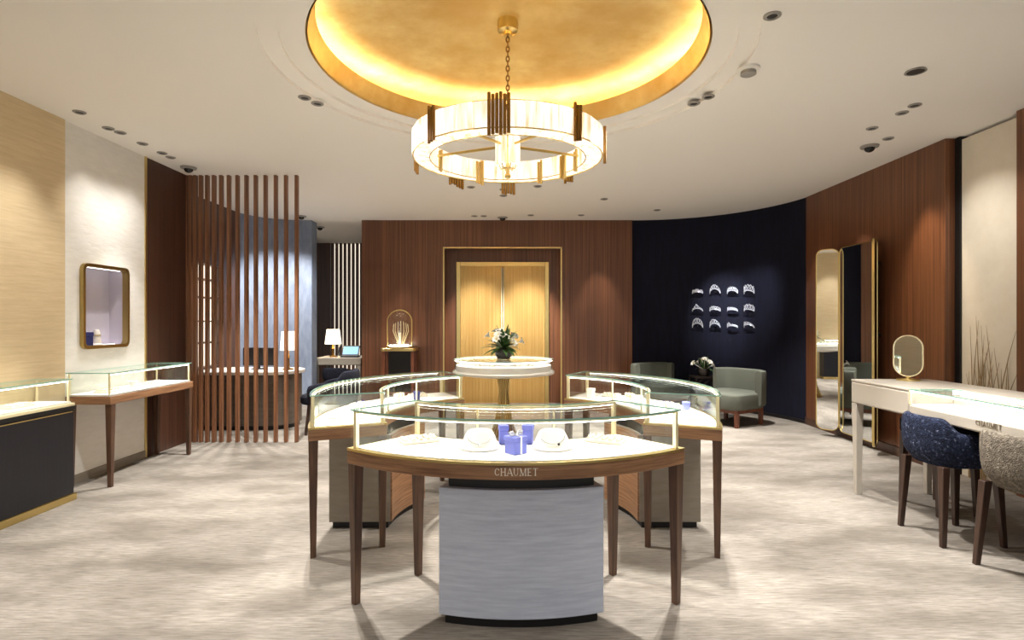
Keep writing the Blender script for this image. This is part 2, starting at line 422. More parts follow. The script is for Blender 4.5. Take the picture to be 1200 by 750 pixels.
def word_polys(text, h):
    """flat quads (x,z) of a word, centred, cap height h"""
    Q = []; x = 0
    tot = sum(ADV[c] for c in text)
    for c in text:
        def q(*p): Q.append([((a+x-tot/2)*h, b*h) for a, b in p])
        for g in GL[c]:
            k = g[0]
            if k in ('v', 'v2'):
                w_ = .06 if k == 'v' else .03; q((g[1]-w_, g[2]), (g[1]+w_, g[2]), (g[1]+w_, g[3]), (g[1]-w_, g[3]))
            elif k == 'h': q((g[1], g[3]-.03), (g[2], g[3]-.03), (g[2], g[3]+.03), (g[1], g[3]+.03))
            elif k == 'l':
                w_ = g[5]*.55; q((g[1]-w_, g[2]), (g[1]+w_, g[2]), (g[3]+w_, g[4]), (g[3]-w_, g[4]))
            elif k in ('s', 'f', 't'):
                for zz in ((0, 1) if k == 's' else ((0,) if k == 'f' else (1,))):
                    z_ = .025 if zz == 0 else .975; q((g[1]-.13, z_-.025), (g[1]+.13, z_-.025), (g[1]+.13, z_+.025), (g[1]-.13, z_+.025))
            elif k in ('arc', 'uarc'):
                if k == 'arc': cx_, cz_, rx, rz, a0, a1, th = g[1:]
                else: cx_, cz_, rx, rz = g[1:]; a0, a1, th = 180, 360, .07
                for i in range(14):
                    p = []
                    for a, s_ in ((a0+(a1-a0)*i/14, 1), (a0+(a1-a0)*(i+1)/14, 1), (a0+(a1-a0)*(i+1)/14, 0), (a0+(a1-a0)*i/14, 0)):
                        tk = th*(.35+.65*abs(math.cos(R(a)))) if s_ == 0 else 0
                        p.append((cx_+(rx-tk)*math.cos(R(a)), cz_+(rz-tk)*math.sin(R(a))))
                    q(*p)
            elif k == 'ser': q((g[1]-.05, g[2]-.14), (g[3]+.0, g[2]-.14), (g[3], g[2]+.14), (g[1]-.0, g[2]+.14))
        x += ADV[c]
    return Q
def letters(text, h, fn, mat, parent):
    m = MB()
    for q in word_polys(text, h):
        m.loft([[fn(x, z, 0) for x, z in q], [fn(x, z, .003) for x, z in q]])
    return m.build('lettering', mat, parent, smooth=False)

# ------------------------------------------------------------------ ring of three curved showcases
RO, RI, RM, HA = 1.365, .89, 1.13, R(39.5)
WZ0, WZ1, GZ = .72, .80, .998
def pane_sector(m, r0, r1, a0, a1, z0, z1, n):
    m.mi = 0; m.sector(r0, r1, a0, a1, z0, z1, n, RM)
def edge_mark(o, test):
    o.data.materials.append(M['glassedge'])
    for p in o.data.polygons:
        if test(p): p.material_index = 1
def ring_case(theta, label, text=False, HA=HA):
    loc = (RC[0]+RM*math.sin(theta), RC[1]-RM*math.cos(theta), 0)
    t = thing('curved_showcase', label, 'display case', loc, theta, 'ring of curved showcases')
    g = .012
    MB().sector(RI, RO, -HA, HA, WZ0, WZ1-.012, 40, RM).build('apron', M['casewood'], t, bevel=.004)
    m = MB(); m.sector(RO-.03, RO, -HA, HA, WZ1-.012, WZ1, 40, RM); m.sector(RI, RI+.03, -HA, HA, WZ1-.012, WZ1, 40, RM)
    e = .03/RO
    m.sector(RI+.03, RO-.03, -HA, -HA+e, WZ1-.012, WZ1, 2, RM); m.sector(RI+.03, RO-.03, HA-e, HA, WZ1-.012, WZ1, 2, RM)
    m.build('brass_rim', M['brass'], t)
    sa = R(15.7); gp = .002
    for a0, a1 in ((-HA+e+.002, -sa-gp), (-sa+gp, sa-gp), (sa+gp, HA-e-.002)):
        MB().sector(RI+.031, RO-.031, a0, a1, WZ1-.012, WZ1+.004, 16, RM).build('display_deck', M['deck'], t)
    # glass
    th = .008
    zt = lambda p: p.normal.z > .9 or p.normal.z < -.9
    o = MB().sector(RO-.012-th, RO-.012, -HA+.012, HA-.012, WZ1, GZ-th, 48, RM).build('glass_front', M['glass'], t)
    o = MB().sector(RI+.012, RI+.012+th, -HA+.012, HA-.012, WZ1, GZ-th, 40, RM).build('glass_back', M['glass'], t)
    o = MB().sector(RI+.012, RO-.010, -HA+.010, HA-.010, GZ-th, GZ, 48, RM).build('glass_top', M['glass'], t)
    edge_mark(o, lambda p: abs(p.normal.z) < .5)
    for s_ in (-1, 1):
        a = s_*(HA-.012); b = a - s_*th/RO
        MB().sector(RI+.02+th, RO-.02-th, min(a,b), max(a,b), WZ1, GZ-th, 2, RM).build('glass_end', M['glass'], t)
    # brass posts and top rails
    for a in (-HA+.03, HA-.03):
        for r_ in (RI+.028, RO-.028):
            MB().taper(r_*math.sin(a), -r_*math.cos(a)+RM, WZ1, GZ-th, .02, .02, a).build('post', M['brassbright'], t)
    for a in (-R(13), R(13)):
        r_ = RI+.028
        MB().taper(r_*math.sin(a), -r_*math.cos(a)+RM, WZ1, GZ-th, .010, .010, a).build('post', M['brassbright'], t)
    m = MB(); m.sector(RI+.021, RI+.035, -HA+.03, HA-.03, GZ-th-.012, GZ-th, 40, RM); m.build('back_rail', M['brassbright'], t)
    m = MB(); m.sector(RO-.036, RO-.021, -HA+.03, HA-.03, GZ-th-.010, GZ-th, 48, RM); rail = m.build('front_rail', M['brassbright'], t)
    m = MB(); m.sector(RO-.034, RO-.026, -HA+.05, HA-.05, GZ-th-.014, GZ-th-.0101, 32, RM); m.build('led_strip', M['led'], rail)
    m = MB(); m.sector(RI+.024, RI+.033, -HA+.05, HA-.05, GZ-th-.016, GZ-th-.0121, 32, RM); m.build('led_strip', M['led'], rail)
    # legs
    for s_ in (-1, 1):
        for r_, da in ((RO-.03, .025), (RI+.025, .035)):
            a = s_*(HA-da)
            MB().taper(r_*math.sin(a), -r_*math.cos(a)+RM, 0, WZ0, .034, .056, a).build('leg', M['legwood'], t, bevel=.003)
    if text:
        r_ = RO+.001
        letters('CHAUMET', .0345, lambda x, z, d: ((r_+d)*math.sin(x/r_), -(r_+d)*math.cos(x/r_)+RM, WZ0+.022+z), M['letter'], t)
    return t
ring_case(0, 'nearest curved glass showcase of the ring, ivory lettering on its walnut apron', True)
TS = R(109.5)
ring_case(-TS, 'curved glass showcase forming the left side of the ring', False, R(42.5))
ring_case(TS, 'curved glass showcase forming the right side of the ring', False, R(42.5))
def ring_cabinet(theta, label, mface):
    loc = (RC[0]+RM*math.sin(theta), RC[1]-RM*math.cos(theta), 0)
    t = thing('base_cabinet', label, 'cabinet', loc, theta, 'base cabinets under the ring showcases')
    h = R(17.8); r0, r1 = .86, 1.30
    MB().sector(r0+.03, r1-.02, -h+.02, h-.02, 0, .045, 16, RM).build('plinth', M['black'], t)
    MB().sector(r0+.012, r1, -h, h, .045, .655, 24, RM).build('body', mface, t, bevel=.004)
    MB().sector(r0, r0+.0115, -h+.004, h-.004, .05, .65, 24, RM).build('door', M['casewood'], t)
    MB().sector(r0+.03, r1-.03, -h+.03, h-.03, .655, WZ0, 16, RM).build('neck', M['black'], t)
    return t
ring_cabinet(R(1.2), 'silver blue cloth covered cabinet under the nearest showcase of the ring', M['greyblue'])
ring_cabinet(-R(107), 'taupe cabinet on black plinth under the left ring showcase', M['taupe'])
ring_cabinet(R(107), 'taupe cabinet on black plinth under the right ring showcase', M['taupe'])

# ------------------------------------------------------------------ jewellery on the decks
DZ = WZ1+.004
def polar(theta, r, z=DZ):
    return (RC[0]+r*math.sin(theta), RC[1]-r*math.cos(theta), z)
def bust(loc, rz, label, dark):
    t = thing('necklace_bust', label, 'necklace display', loc, rz, 'necklace busts in the nearest showcase')
    MB().lathe([(0,0),(.098,0),(.105,.004),(.105,.010),(.098,.014),(0,.014)], 40).build('base_plate', M['bustm'], t)
    m = MB(); loops = []
    for i in range(11):
        u = i/10; z = .0142+.078*u
        rx = .042*(1-u)**.7+.054; ry = .085*(1-u)**.9*.8+.018; oy = .028*u
        if i == 10: rx *= .82; ry *= .8
        loops.append([(rx*math.cos(2*PI*k/28), oy+ry*math.sin(2*PI*k/28), z) for k in range(28)])
    m.loft(loops); m.build('bust', M['bustm'], t)
    m = MB(); path = []
    for k in range(25):
        a = PI+PI*k/24; path.append((.062*math.cos(a)*1.0, -.012+.058*math.sin(a), .052+.012*(1-abs(math.sin(a)))-.018*abs(math.sin(a))))
    m.tube(path, .0022, 6); nk = m.build('necklace', M['silver'], t)
    m = MB(); m.sphere((.028 if dark else 0, -.074, .034), .007, 10, 6); m.build('pendant', M['black'] if dark else M['gem'], nk)
    return t
bust((-.165, 2.86, DZ), 0, 'white necklace bust left of the periwinkle gift box in the nearest showcase', False)
bust((.205, 2.86, DZ), 0, 'white necklace bust with dark pendant, right of the periwinkle gift box', True)
def giftbox(loc, rz, w, h, label, mat, bow=True):
    t = thing('gift_box', label, 'box', loc, rz)
    MB().box(-w/2, w/2, -w/2, w/2, 0, h*.72).build('box_body', mat, t, bevel=.003)
    MB().box(-w/2-.003, w/2+.003, -w/2-.003, w/2+.003, h*.72, h).build('lid', mat, t, bevel=.003)
    if bow:
        m = MB()
        for s_ in (-1, 1):
            m.tube([(0,0,h+.003),(s_*.022,0,h+.022),(s_*.040,0,h+.018),(s_*.034,0,h+.005),(0,0,h+.003)], [.004,.006,.007,.006,.004], 8)
        m.box(-.005,.005,-w/2-.004,w/2+.004,h*.01,h+.003); m.build('ribbon', M['gem'], t)
    return t
giftbox((.018, 2.745, DZ), R(40), .078, .085, 'periwinkle gift box with white bow at the centre of the nearest showcase', M['periwinkle'])
giftbox((-.045, 2.95, DZ), R(10), .045, .10, 'small tall periwinkle box behind and left of the gift box', M['periwinkle'], False)
giftbox((.085, 2.96, DZ), R(-12), .05, .10, 'small tall periwinkle box behind and right of the gift box', M['periwinkle'], False)
def tray(loc, rz, label, group, L=.2, W=.11, rolls=5, gem='silver'):
    t = thing('jewellery_tray', label, 'jewellery tray', loc, rz, group)
    MB().box(-L/2, L/2, -W/2, W/2, 0, .016).build('tray', M['pad'], t, bevel=.004)
    for k in range(rolls):
        x = -L/2+L*(k+.5)/rolls
        m = MB(); m.tube([(x,-W*.4,.021),(x,W*.4,.021)], .010, 10); rl = m.build('roll', M['pad'], t)
        m = MB(); tr = [(x+.012*math.cos(2*PI*i/16), -.005+.02*(k%2), .024+.012*math.sin(2*PI*i/16)) for i in range(16)]
        m.tube(tr, .0018, 5, closed=True); m.sphere((x, -.005+.02*(k%2), .038), .004, 8, 5); m.build('ring', M[gem], rl)
    return t
tray((-.50, 3.00, DZ), R(28), 'cream ring tray at the left end of the nearest showcase', 'ring trays')
tray((.50, 3.00, DZ), R(-28), 'cream ring tray at the right end of the nearest showcase', 'ring trays')
def side_items(sgn, word):
    g = 'jewellery in the %s ring showcase' % word
    tray(polar(sgn*R(78), 1.2), sgn*R(78), 'cream ring tray nearest the front end of the %s ring showcase' % word, g, .16, .09, 4)
    tray(polar(sgn*R(105), 1.22), sgn*R(105), 'cream ring tray in the middle of the %s ring showcase' % word, g, .18, .09, 4, 'sapphire')
    tray(polar(sgn*R(136), 1.2), sgn*R(136), 'cream ring tray at the far end of the %s ring showcase' % word, g, .16, .09, 4)
    def brace(th, r, label):
        t = thing('bracelet_stand', label, 'bracelet display', polar(sgn*R(th), r), sgn*R(th), g)
        m = MB(); m.lathe([(0,0),(.035,0),(.035,.008),(.008,.012),(.007,.05),(0,.05)], 20); m.build('stand', M['pad'], t)
        m = MB(); m.tube([(-.045,0,.055),(.045,0,.055)], .017, 14); m.build('bolster', M['pad'], t)
        m = MB()
        for x in (-.02, .015):
            m.tube([(x, .019*math.cos(2*PI*i/18), .055+.019*math.sin(2*PI*i/18)) for i in range(18)], .003, 6, closed=True)
        m.build('bracelet', M['brass'], t)
    brace(91, 1.08, 'bracelet stand with gold bangles near the front of the %s ring showcase' % word)
    brace(121, 1.08, 'bracelet stand with gold bangles toward the back of the %s ring showcase' % word)
side_items(-1, 'left'); side_items(1, 'right')
giftbox(polar(R(112), 1.03), R(20), .05, .075, 'white box on the deck of the right ring showcase', M['white'], False)
giftbox(polar(R(98), 1.27), R(-5), .045, .055, 'small blue box near the outer glass of the right ring showcase', M['periwinkle'], False)
giftbox(polar(-R(130), 1.05), R(20), .045, .07, 'small navy box toward the back of the left ring showcase', M['navybox'], False)
giftbox(polar(R(140), 1.0), R(50), .05, .085, 'white upright box at the far end of the right ring showcase', M['white'], False)

# ------------------------------------------------------------------ round pedestal showcase and flowers
t = thing('round_showcase', 'round glass showcase on a gold hourglass pedestal in front of the gilded doors', 'display case', (-.09, 6.0, 0))
m = MB(); pr = [(0,0),(.235,0),(.235,.03)]
for i in range(15):
    z = .03+.845*i/14; u = (z-.73)/.73
    pr.append((.045+.185*abs(u)**1.8 if z < .73 else .045+.03*((z-.73)/.145), z))
m.lathe(pr+[(0,.875)], 40); ped = m.build('pedestal', M['darkbrass'], t)
m = MB()
for k in range(20):
    a = 2*PI*k/20; m.tube([((r_+.002)*math.cos(a+z*1.2), (r_+.002)*math.sin(a+z*1.2), z) for r_, z in pr[2:]], .006, 5)
m.build('fluting', M['brass'], ped)
MB().lathe([(0,.875),(.40,.875),(.54,.895),(.545,.915),(.535,.925),(0,.925)], 64).build('tray', M['white'], t)
MB().lathe([(0,.9251),(.508,.9251),(.508,.985),(.50,.990),(0,.990)], 64).build('display_deck', M['deck'], t)
MB().lathe([(.522,.925),(.53,.925),(.53,1.042),(.522,1.042)], 64).build('glass_wall', M['glass'], t)
o = MB().lathe([(0,1.042),(.532,1.042),(.532,1.05),(0,1.05)], 64).build('glass_top', M['glass'], t)
edge_mark(o, lambda p: abs(p.normal.z) < .5)
m = MB(); m.torus((0,0,1.034), .515, .006, 64, 6); m.build('led_strip', M['ledsoft'], t)
for k, (a, r_) in enumerate(((250, .33), (275, .36), (300, .3), (225, .36), (318, .38))):
    p = (-.09+r_*math.cos(R(a)), 6+r_*math.sin(R(a)), .990)
    nm = ['second from the left', 'at the middle', 'second from the right', 'furthest left', 'furthest right'][k]
    b = thing('brooch_stand', 'small jewel stand in the round showcase, %s' % nm, 'jewellery', p, 0, 'jewel stands in the round showcase')
    MB().lathe([(0,0),(.03,0),(.028,.02),(.012,.03),(0,.03)], 16).build('stand', M['pad'], b)
    m = MB(); m.sphere((0,0,.040), .012, 10, 6)
    for q in range(6): m.sphere((.02*math.cos(q*PI/3), .02*math.sin(q*PI/3), .036), .007, 6, 4)
    m.build('jewel', M['sapphire'], b)

def flowers(name, label, loc, s, nf, nl, seed, vase=True):
    rr_ = random.Random(seed)
    t = thing(name, label, 'flowers', loc)
    MB().lathe([(0,0),(.055*s,0),(.075*s,.03*s),(.08*s,.075*s),(.07*s,.10*s),(.06*s,.10*s),(.06*s,.08*s),(0,.08*s)], 24).build('vase', M['vase'], t)
    m = MB()
    for k in range(nl):
        a = rr_.uniform(0, 2*PI); el = rr_.uniform(.15, 1.35); L_ = rr_.uniform(.16, .27)*s
        d = Vector((math.cos(a)*math.cos(el), math.sin(a)*math.cos(el), math.sin(el)))
        side = Vector((-math.sin(a), math.cos(a), 0)); w_ = rr_.uniform(.014, .026)*s
        base = Vector((0,0,.09*s)); rows = []
        for i in range(6):
            u = i/5; c = base + d*L_*u + Vector((0,0,-.10*s*u*u*math.cos(el)))
            ww = w_*math.sin(PI*min(1, .12+u*.86)); rows.append((c-side*ww, c+Vector((0,0,-.25*ww)), c+side*ww))
        vs = [[m.bm.verts.new(p) for p in r_] for r_ in rows]
        for i in range(5):
            for j in range(2): m.face([vs[i][j], vs[i][j+1], vs[i+1][j+1], vs[i+1][j]])
    m.build('foliage', M['leaf'], t, fixn=False)
    for k in range(nf):
        a = 2*PI*k/nf*1.0+rr_.uniform(-.3, .3); el = .45+.9*((k*0.618) % 1); L_ = rr_.uniform(.11, .185)*s
        d = Vector((math.cos(a)*math.cos(el), math.sin(a)*math.cos(el), math.sin(el))).normalized()
        c = Vector((0,0,.08*s)) + d*L_
        u_ = d.orthogonal().normalized(); v_ = d.cross(u_)
        m = MB(); m.mi = 0
        for q in range(6):
            b_ = 2*PI*q/6; e_ = u_*math.cos(b_)+v_*math.sin(b_); f_ = d.cross(e_); rows = []
            for i in range(5):
                w = i/4; pc = c + e_*(.042*s*w) + d*(.035*s*math.sin(w*2.2)-.0*s); ww = .017*s*math.sin(PI*(.15+.8*w))
                rows.append((pc-f_*ww, pc+d*(-.004*s), pc+f_*ww))
            vs = [[m.bm.verts.new(p) for p in r_] for r_ in rows]
            for i in range(4):
                for j in range(2): m.face([vs[i][j], vs[i][j+1], vs[i+1][j+1], vs[i+1][j]])
        m.tube([Vector((0,0,.08*s)), c], .003*s, 5)
        f = m.build('flower', M['petal'], t, fixn=False)
        m = MB(); m.sphere(c+d*.02*s, .007*s, 8, 5); m.build('pistil', M['pistil'], f)
    return t
flowers('flower_arrangement', 'white lilies with dark green leaves on top of the round showcase', (-.09, 6.0, 1.05), 1.18, 14, 70, 3)

# ------------------------------------------------------------------ chandelier
ch = thing('chandelier', 'ring chandelier of lit alabaster with brass rods under the gilded dome', 'chandelier', (DC[0]-.01, DC[1], 2.58))
cz0, cz1, cR, cI = 0, .165, .66, .54
m = MB(); nb = 40
for k in range(nb):
    a0 = 2*PI*k/nb+.004; a1 = 2*PI*(k+1)/nb-.004
    m.sector(cR-.03, cR+(.004 if k % 2 else 0), a0, a1, .01, cz1, 2)
    m.sector(cI, cI+.028, a0, a1, .0, cz1-.02, 2)
m.build('alabaster_ring', M['alabaster'], ch)
m = MB(); m.sector(cI+.028, cR-.03, 0, 2*PI, .012, .024, 80); m.build('diffuser', M['alabaster'], ch)
m = MB(); m.torus((0,0,.006), cR-.004, .005, 80, 6); m.torus((0,0,cz1+.003), cR-.01, .006, 80, 6); m.torus((0,0,.0), cI+.002, .004, 80, 6)
m.build('ring_rim', M['brass'], ch)
def rods(angle, r_, n, z0, z1, name='rod_cluster', mat='darkbrass'):
    m = MB(); w_ = .021
    for k in range(n):
        off = (k-(n-1)/2)*w_*1.1
        s_, c_ = math.sin(angle), -math.cos(angle)
        x, y = r_*s_+off*(-c_), r_*c_+off*s_
        m.tube([(x,y,z0+.006*((k*7)%3)),(x,y,z1-.006*((k*5)%3))], w_/2, 8)
    m.build(name, M[mat], ch)
for a, n, z0, z1 in ((-4,6,-.045,.205),(-44,3,-.03,.20),(40,3,-.035,.20),(80,3,-.06,.19),(-100,3,-.06,.17),(135,4,-.04,.12),(180,5,-.09,.10),(-140,4,-.05,.13),(215,3,-.07,.10)):
    rods(R(a), cR+.012, n, z0, z1)
for a, n, z0, z1 in ((205,3,-.055,.135),(-232,3,-.05,.135),(152,2,-.05,.135),(128,1,-.05,.135),(110,2,-.03,.13),(250,2,-.03,.13),(20,2,.0,.12),(-25,2,0,.12)):
    rods(R(a), cI-.012, n, z0, z1, 'rod_cluster', 'brass')
m = MB()
for k in range(5):
    a = R(36+72*k); m.tube([(0,0,.10),(.56*math.sin(a),-.56*math.cos(a),.08)], .010, 8)
m.tube([(0,0,-.10),(0,0,.26)], .013, 10); m.sphere((0,0,-.11), .022, 10, 6); m.sphere((0,0,.2), .03, 10, 6)
for k in range(6):
    a = R(60*k+20); m.tube([(0,0,-.05),(.05*math.sin(a),-.05*math.cos(a),-.06),(.06*math.sin(a),-.06*math.cos(a),-.03)], .004, 6)
m.build('centre_stem', M['brass'], ch)
for k in range(5):
    a = R(72*k+36); m = MB(); m.tube([(.06*math.sin(a),-.06*math.cos(a),-.03),(.06*math.sin(a),-.06*math.cos(a),.17)], .03, 14); m.build('light_tube', M['alabaster'], ch)
m = MB(); zz = .25; k = 0
while zz < .88:
    pts = [(.011*math.cos(2*PI*i/12)*(1 if k%2 else 0), .011*math.cos(2*PI*i/12)*(0 if k%2 else 1), zz+.02+.022*math.sin(2*PI*i/12)) for i in range(12)]
    m.tube(pts, .0045, 6, closed=True); zz += .034; k += 1
m.build('chain', M['darkbrass'], ch)
MB().lathe([(0,.875),(.03,.875),(.035,.895),(.07,.905),(.075,.95),(.07,.985),(0,.985)], 28).build('canopy', M['brass'], ch)

# ------------------------------------------------------------------ left wall showcase, cabinet and niche
def straight_case(t, x0, x1, y0, y1, wz0, wz1, gz, legs, apron_mat):
    """local coordinates; front face at x1"""
    MB().box(x0, x1, y0, y1, wz0, wz1-.01).build('apron', apron_mat, t, bevel=.004)
    MB().box(x0+.02, x1-.02, y0+.02, y1-.02, wz1-.01, wz1+.003).build('display_deck', M['deck'], t)
    th = .008
    MB().box(x1-.02, x1-.02+th, y0+.012, y1-.012, wz1-.01, gz-th).build('glass_front', M['glass'], t)
    MB().box(x0+.01, x0+.01+th, y0+.012, y1-.012, wz1-.01, gz-th).build('glass_back', M['glass'], t)
    for ya in (y0+.012, y1-.012-th):
        MB().box(x0+.019, x1-.021, ya, ya+th, wz1-.01, gz-th).build('glass_end', M['glass'], t)
    o = MB().box(x0+.01, x1-.011, y0+.01, y1-.01, gz-th, gz).build('glass_top', M['glass'], t)
    edge_mark(o, lambda p: abs(p.normal.z) < .5)
    for xa in (x0+.03, x1-.032):
        for ya in (y0+.03, y1-.03):
            MB().box(xa-.006, xa+.006, ya-.006, ya+.006, wz1+.003, gz-th).build('post', M['brassbright'], t)
    m = MB(); m.box(x1-.04, x1-.024, y0+.03, y1-.03, gz-th-.01, gz-th); rl = m.build('front_rail', M['brassbright'], t)
    m = MB(); m.box(x1-.038, x1-.028, y0+.04, y1-.04, gz-th-.014, gz-th-.0101); m.build('led_strip', M['ledmid'], rl)
    for (lx, ly) in legs:
        MB().taper(lx, ly, 0, wz0, .034, .056).build('leg', M['legwood'], t, bevel=.003)
t = thing('wall_showcase', 'long glass showcase on walnut legs below the niche on the left wall', 'display case', (-3.69, 5.5, 0))
straight_case(t, -.205, .205, -.64, .62, .725, .805, 1.0, [(.175,-.60),(.175,.585),(-.17,-.60),(-.17,.585)], M['casewood'])
tray((-3.68, 5.1, .808), R(90), 'cream ring tray near the front end of the left wall showcase', 'trays in the left wall showcase', .2, .12, 5)
tray((-3.68, 5.75, .808), R(90), 'cream ring tray near the far end of the left wall showcase', 'trays in the left wall showcase', .2, .12, 5)
giftbox((-3.66, 5.42, .808), R(8), .05, .06, 'small white box in the middle of the left wall showcase', M['white'], False)
t = thing('display_cabinet', 'navy lacquer cabinet with brass base and glass case at the left edge', 'display case', (-3.72, 4.0, 0))
MB().box(-.155, .17, -.6, .57, 0, .055).build('base', M['brass'], t, bevel=.004)
MB().box(-.155, .155, -.6, .555, .055, .735).build('body', M['navycab'], t, bevel=.004)
MB().box(-.155, .165, -.6, .565, .735, .765).build('top_rail', M['black'], t, bevel=.004)
MB().box(.1555, .158, -.55, .54, .715, .722).build('inlay', M['brass'], t)
straight_case_legs = []
straight_case(t, -.15, .165, -.6, .555, .7651, .80, .985, [], M['brassbright'])
tray((-3.72, 4.2, .803), R(90), 'cream ring tray inside the navy cabinet at the left edge', None, .2, .12, 5)
# niche
n = thing('wall_niche', 'lit lavender display niche with rounded brass frame in the white left wall', 'niche', (XL, (ny0+ny1)/2, nz0))
hy = (ny1-ny0)/2; hz = nz1-nz0
def rrect(hy_, z0, z1, r_, x):
    p = []
    for (cy_, cz_, a0) in ((hy_-r_, z1-r_, 0), (-hy_+r_, z1-r_, 90), (-hy_+r_, z0+r_, 180), (hy_-r_, z0+r_, 270)):
        for i in range(7):
            a = R(a0+15*i); p.append((x, cy_+r_*math.cos(a), cz_+r_*math.sin(a)))
    return p
m = MB()
A = [rrect(hy+.012, -.012, hz+.012, .06, .001), rrect(hy+.012, -.012, hz+.012, .06, .035), rrect(hy-.018, .018, hz-.018, .04, .035), rrect(hy-.018, .018, hz-.018, .04, -.02)]
m.loft(A, cap=False, closed=True); m.build('frame', M['olivebrass'], n)
M['lavender'] = plain('lavender_silk', (196,190,204), .6, bump=.05, bscale=30)
m = MB(); d = .16
m.box(-d-.01, -d, -hy, hy, 0, hz); m.box(-d, -.0, -hy, -hy+.01, 0, hz); m.box(-d, 0, hy-.01, hy, 0, hz); m.box(-d, 0, -hy+.01, hy-.01, 0, .012); m.box(-d, 0, -hy+.01, hy-.01, hz-.012, hz)
m.build('lining', M['lavender'], n)
MB().box(-.05, -.035, -hy+.03, hy-.03, hz-.02, hz-.0121).build('led_strip', M['ledfaint'], n)
MB().box(-.10, -.085, -hy+.03, hy-.03, .0121, .018).build('led_strip', M['ledfaint'], n)
giftbox((XL-.06, ny0+.13, nz0+.012), 0, .09, .13, 'navy gift box standing in the wall niche', M['navybox'], False)
t = thing('jewel_stand', 'white jewel stand beside the navy box in the wall niche', 'jewellery display', (XL-.07, ny0+.29, nz0+.012))
MB().lathe([(0,0),(.05,0),(.05,.01),(.035,.02),(.03,.12),(.02,.15),(0,.155)], 20).build('cone', M['bustm'], t)
m = MB(); m.torus((0,0,.1), .034, .003, 24, 6); m.build('bangle', M['brass'], t)

# ------------------------------------------------------------------ behind the screen: shelf, desk, monitor, lamp
t = thing('wall_shelf', 'tall backlit display shelf on the alcove wall behind the slatted screen', 'shelf', (-4.395, 7.8, .82))
MB().box(0, .02, -.34, .34, 0, 1.42).build('back_panel', M['backlit'], t)
m = MB(); m.box(.0,.16,-.37,-.34,0,1.42); m.box(.0,.16,.34,.37,0,1.42); m.box(0,.16,-.37,.37,-.03,0); m.box(0,.16,-.37,.37,1.42,1.45); m.build('frame', M['darkwood'], t)
for z in (.32, .62, .95, 1.2): MB().box(.021, .15, -.339, .339, z, z+.022).build('shelf_board', M['darkwood'], t)
t = thing('reception_desk', 'curved brown reception desk behind the slatted screen', 'desk', (-3.62, 7.8, 0))
def rpoly(x0, x1, y0, y1, r_, n_=8):
    p = []
    for (cx_, cy_, a0) in ((x1-r_, y1-r_, 0), (x0+r_, y1-r_, 90), (x0+r_, y0+r_, 180), (x1-r_, y0+r_, 270)):
        for i in range(n_+1):
            a = R(a0+90*i/n_); p.append((cx_+r_*math.cos(a), cy_+r_*math.sin(a)))
    return p
MB().prism(rpoly(-.66,.63,-.33,.33,.3), 0, .06).build('plinth', M['black'], t)
MB().prism(rpoly(-.70,.66,-.38,.36,.33), .06, .735).build('body', M['deskbrown'], t)
MB().prism(rpoly(-.72,.70,-.40,.38,.34), .735, .78).build('worktop', M['white'], t, bevel=.006)
t = thing('monitor', 'black computer monitor seen from behind on the reception desk', 'monitor', (-3.55, 7.85, .78))
MB().box(-.22,.22,-.012,.02,.05,.30).build('screen_housing', M['black'], t, bevel=.006)
MB().lathe([(0,0),(.10,0),(.10,.01),(.02,.014),(.016,.09),(0,.09)], 20).build('stand', M['black'], t)
def lamp(loc, label, sh, rb, rt, z0, z1):
    t = thing('table_lamp', label, 'lamp', loc, 0)
    MB().lathe([(0,0),(.075,0),(.075,.015),(.022,.03),(.02,z0*.55),(.028,z0*.62),(.014,z0*.7),(.012,z0),(0,z0)], 24).build('base', M['darkbrass'], t)
    m = MB(); m.lathe([(rb,z0-.02),(rt,z1),(rt-.004,z1),(rb-.004,z0-.02)], 32); s_ = m.build('lamp_shade', M['shade'], t)
    m = MB(); m.tube([(0,0,z0),(0,0,z1-.03)], .004, 6)
    for k in range(3): m.tube([(0,0,z1-.03),((rt-.003)*math.cos(k*2.1),(rt-.003)*math.sin(k*2.1),z1-.01)], .002, 5)
    m.build('harp', M['brass'], t)
    return t
lamp((-3.10, 7.75, .78), 'white shaded table lamp on the reception desk behind the screen', .2, .105, .085, .29, .53)
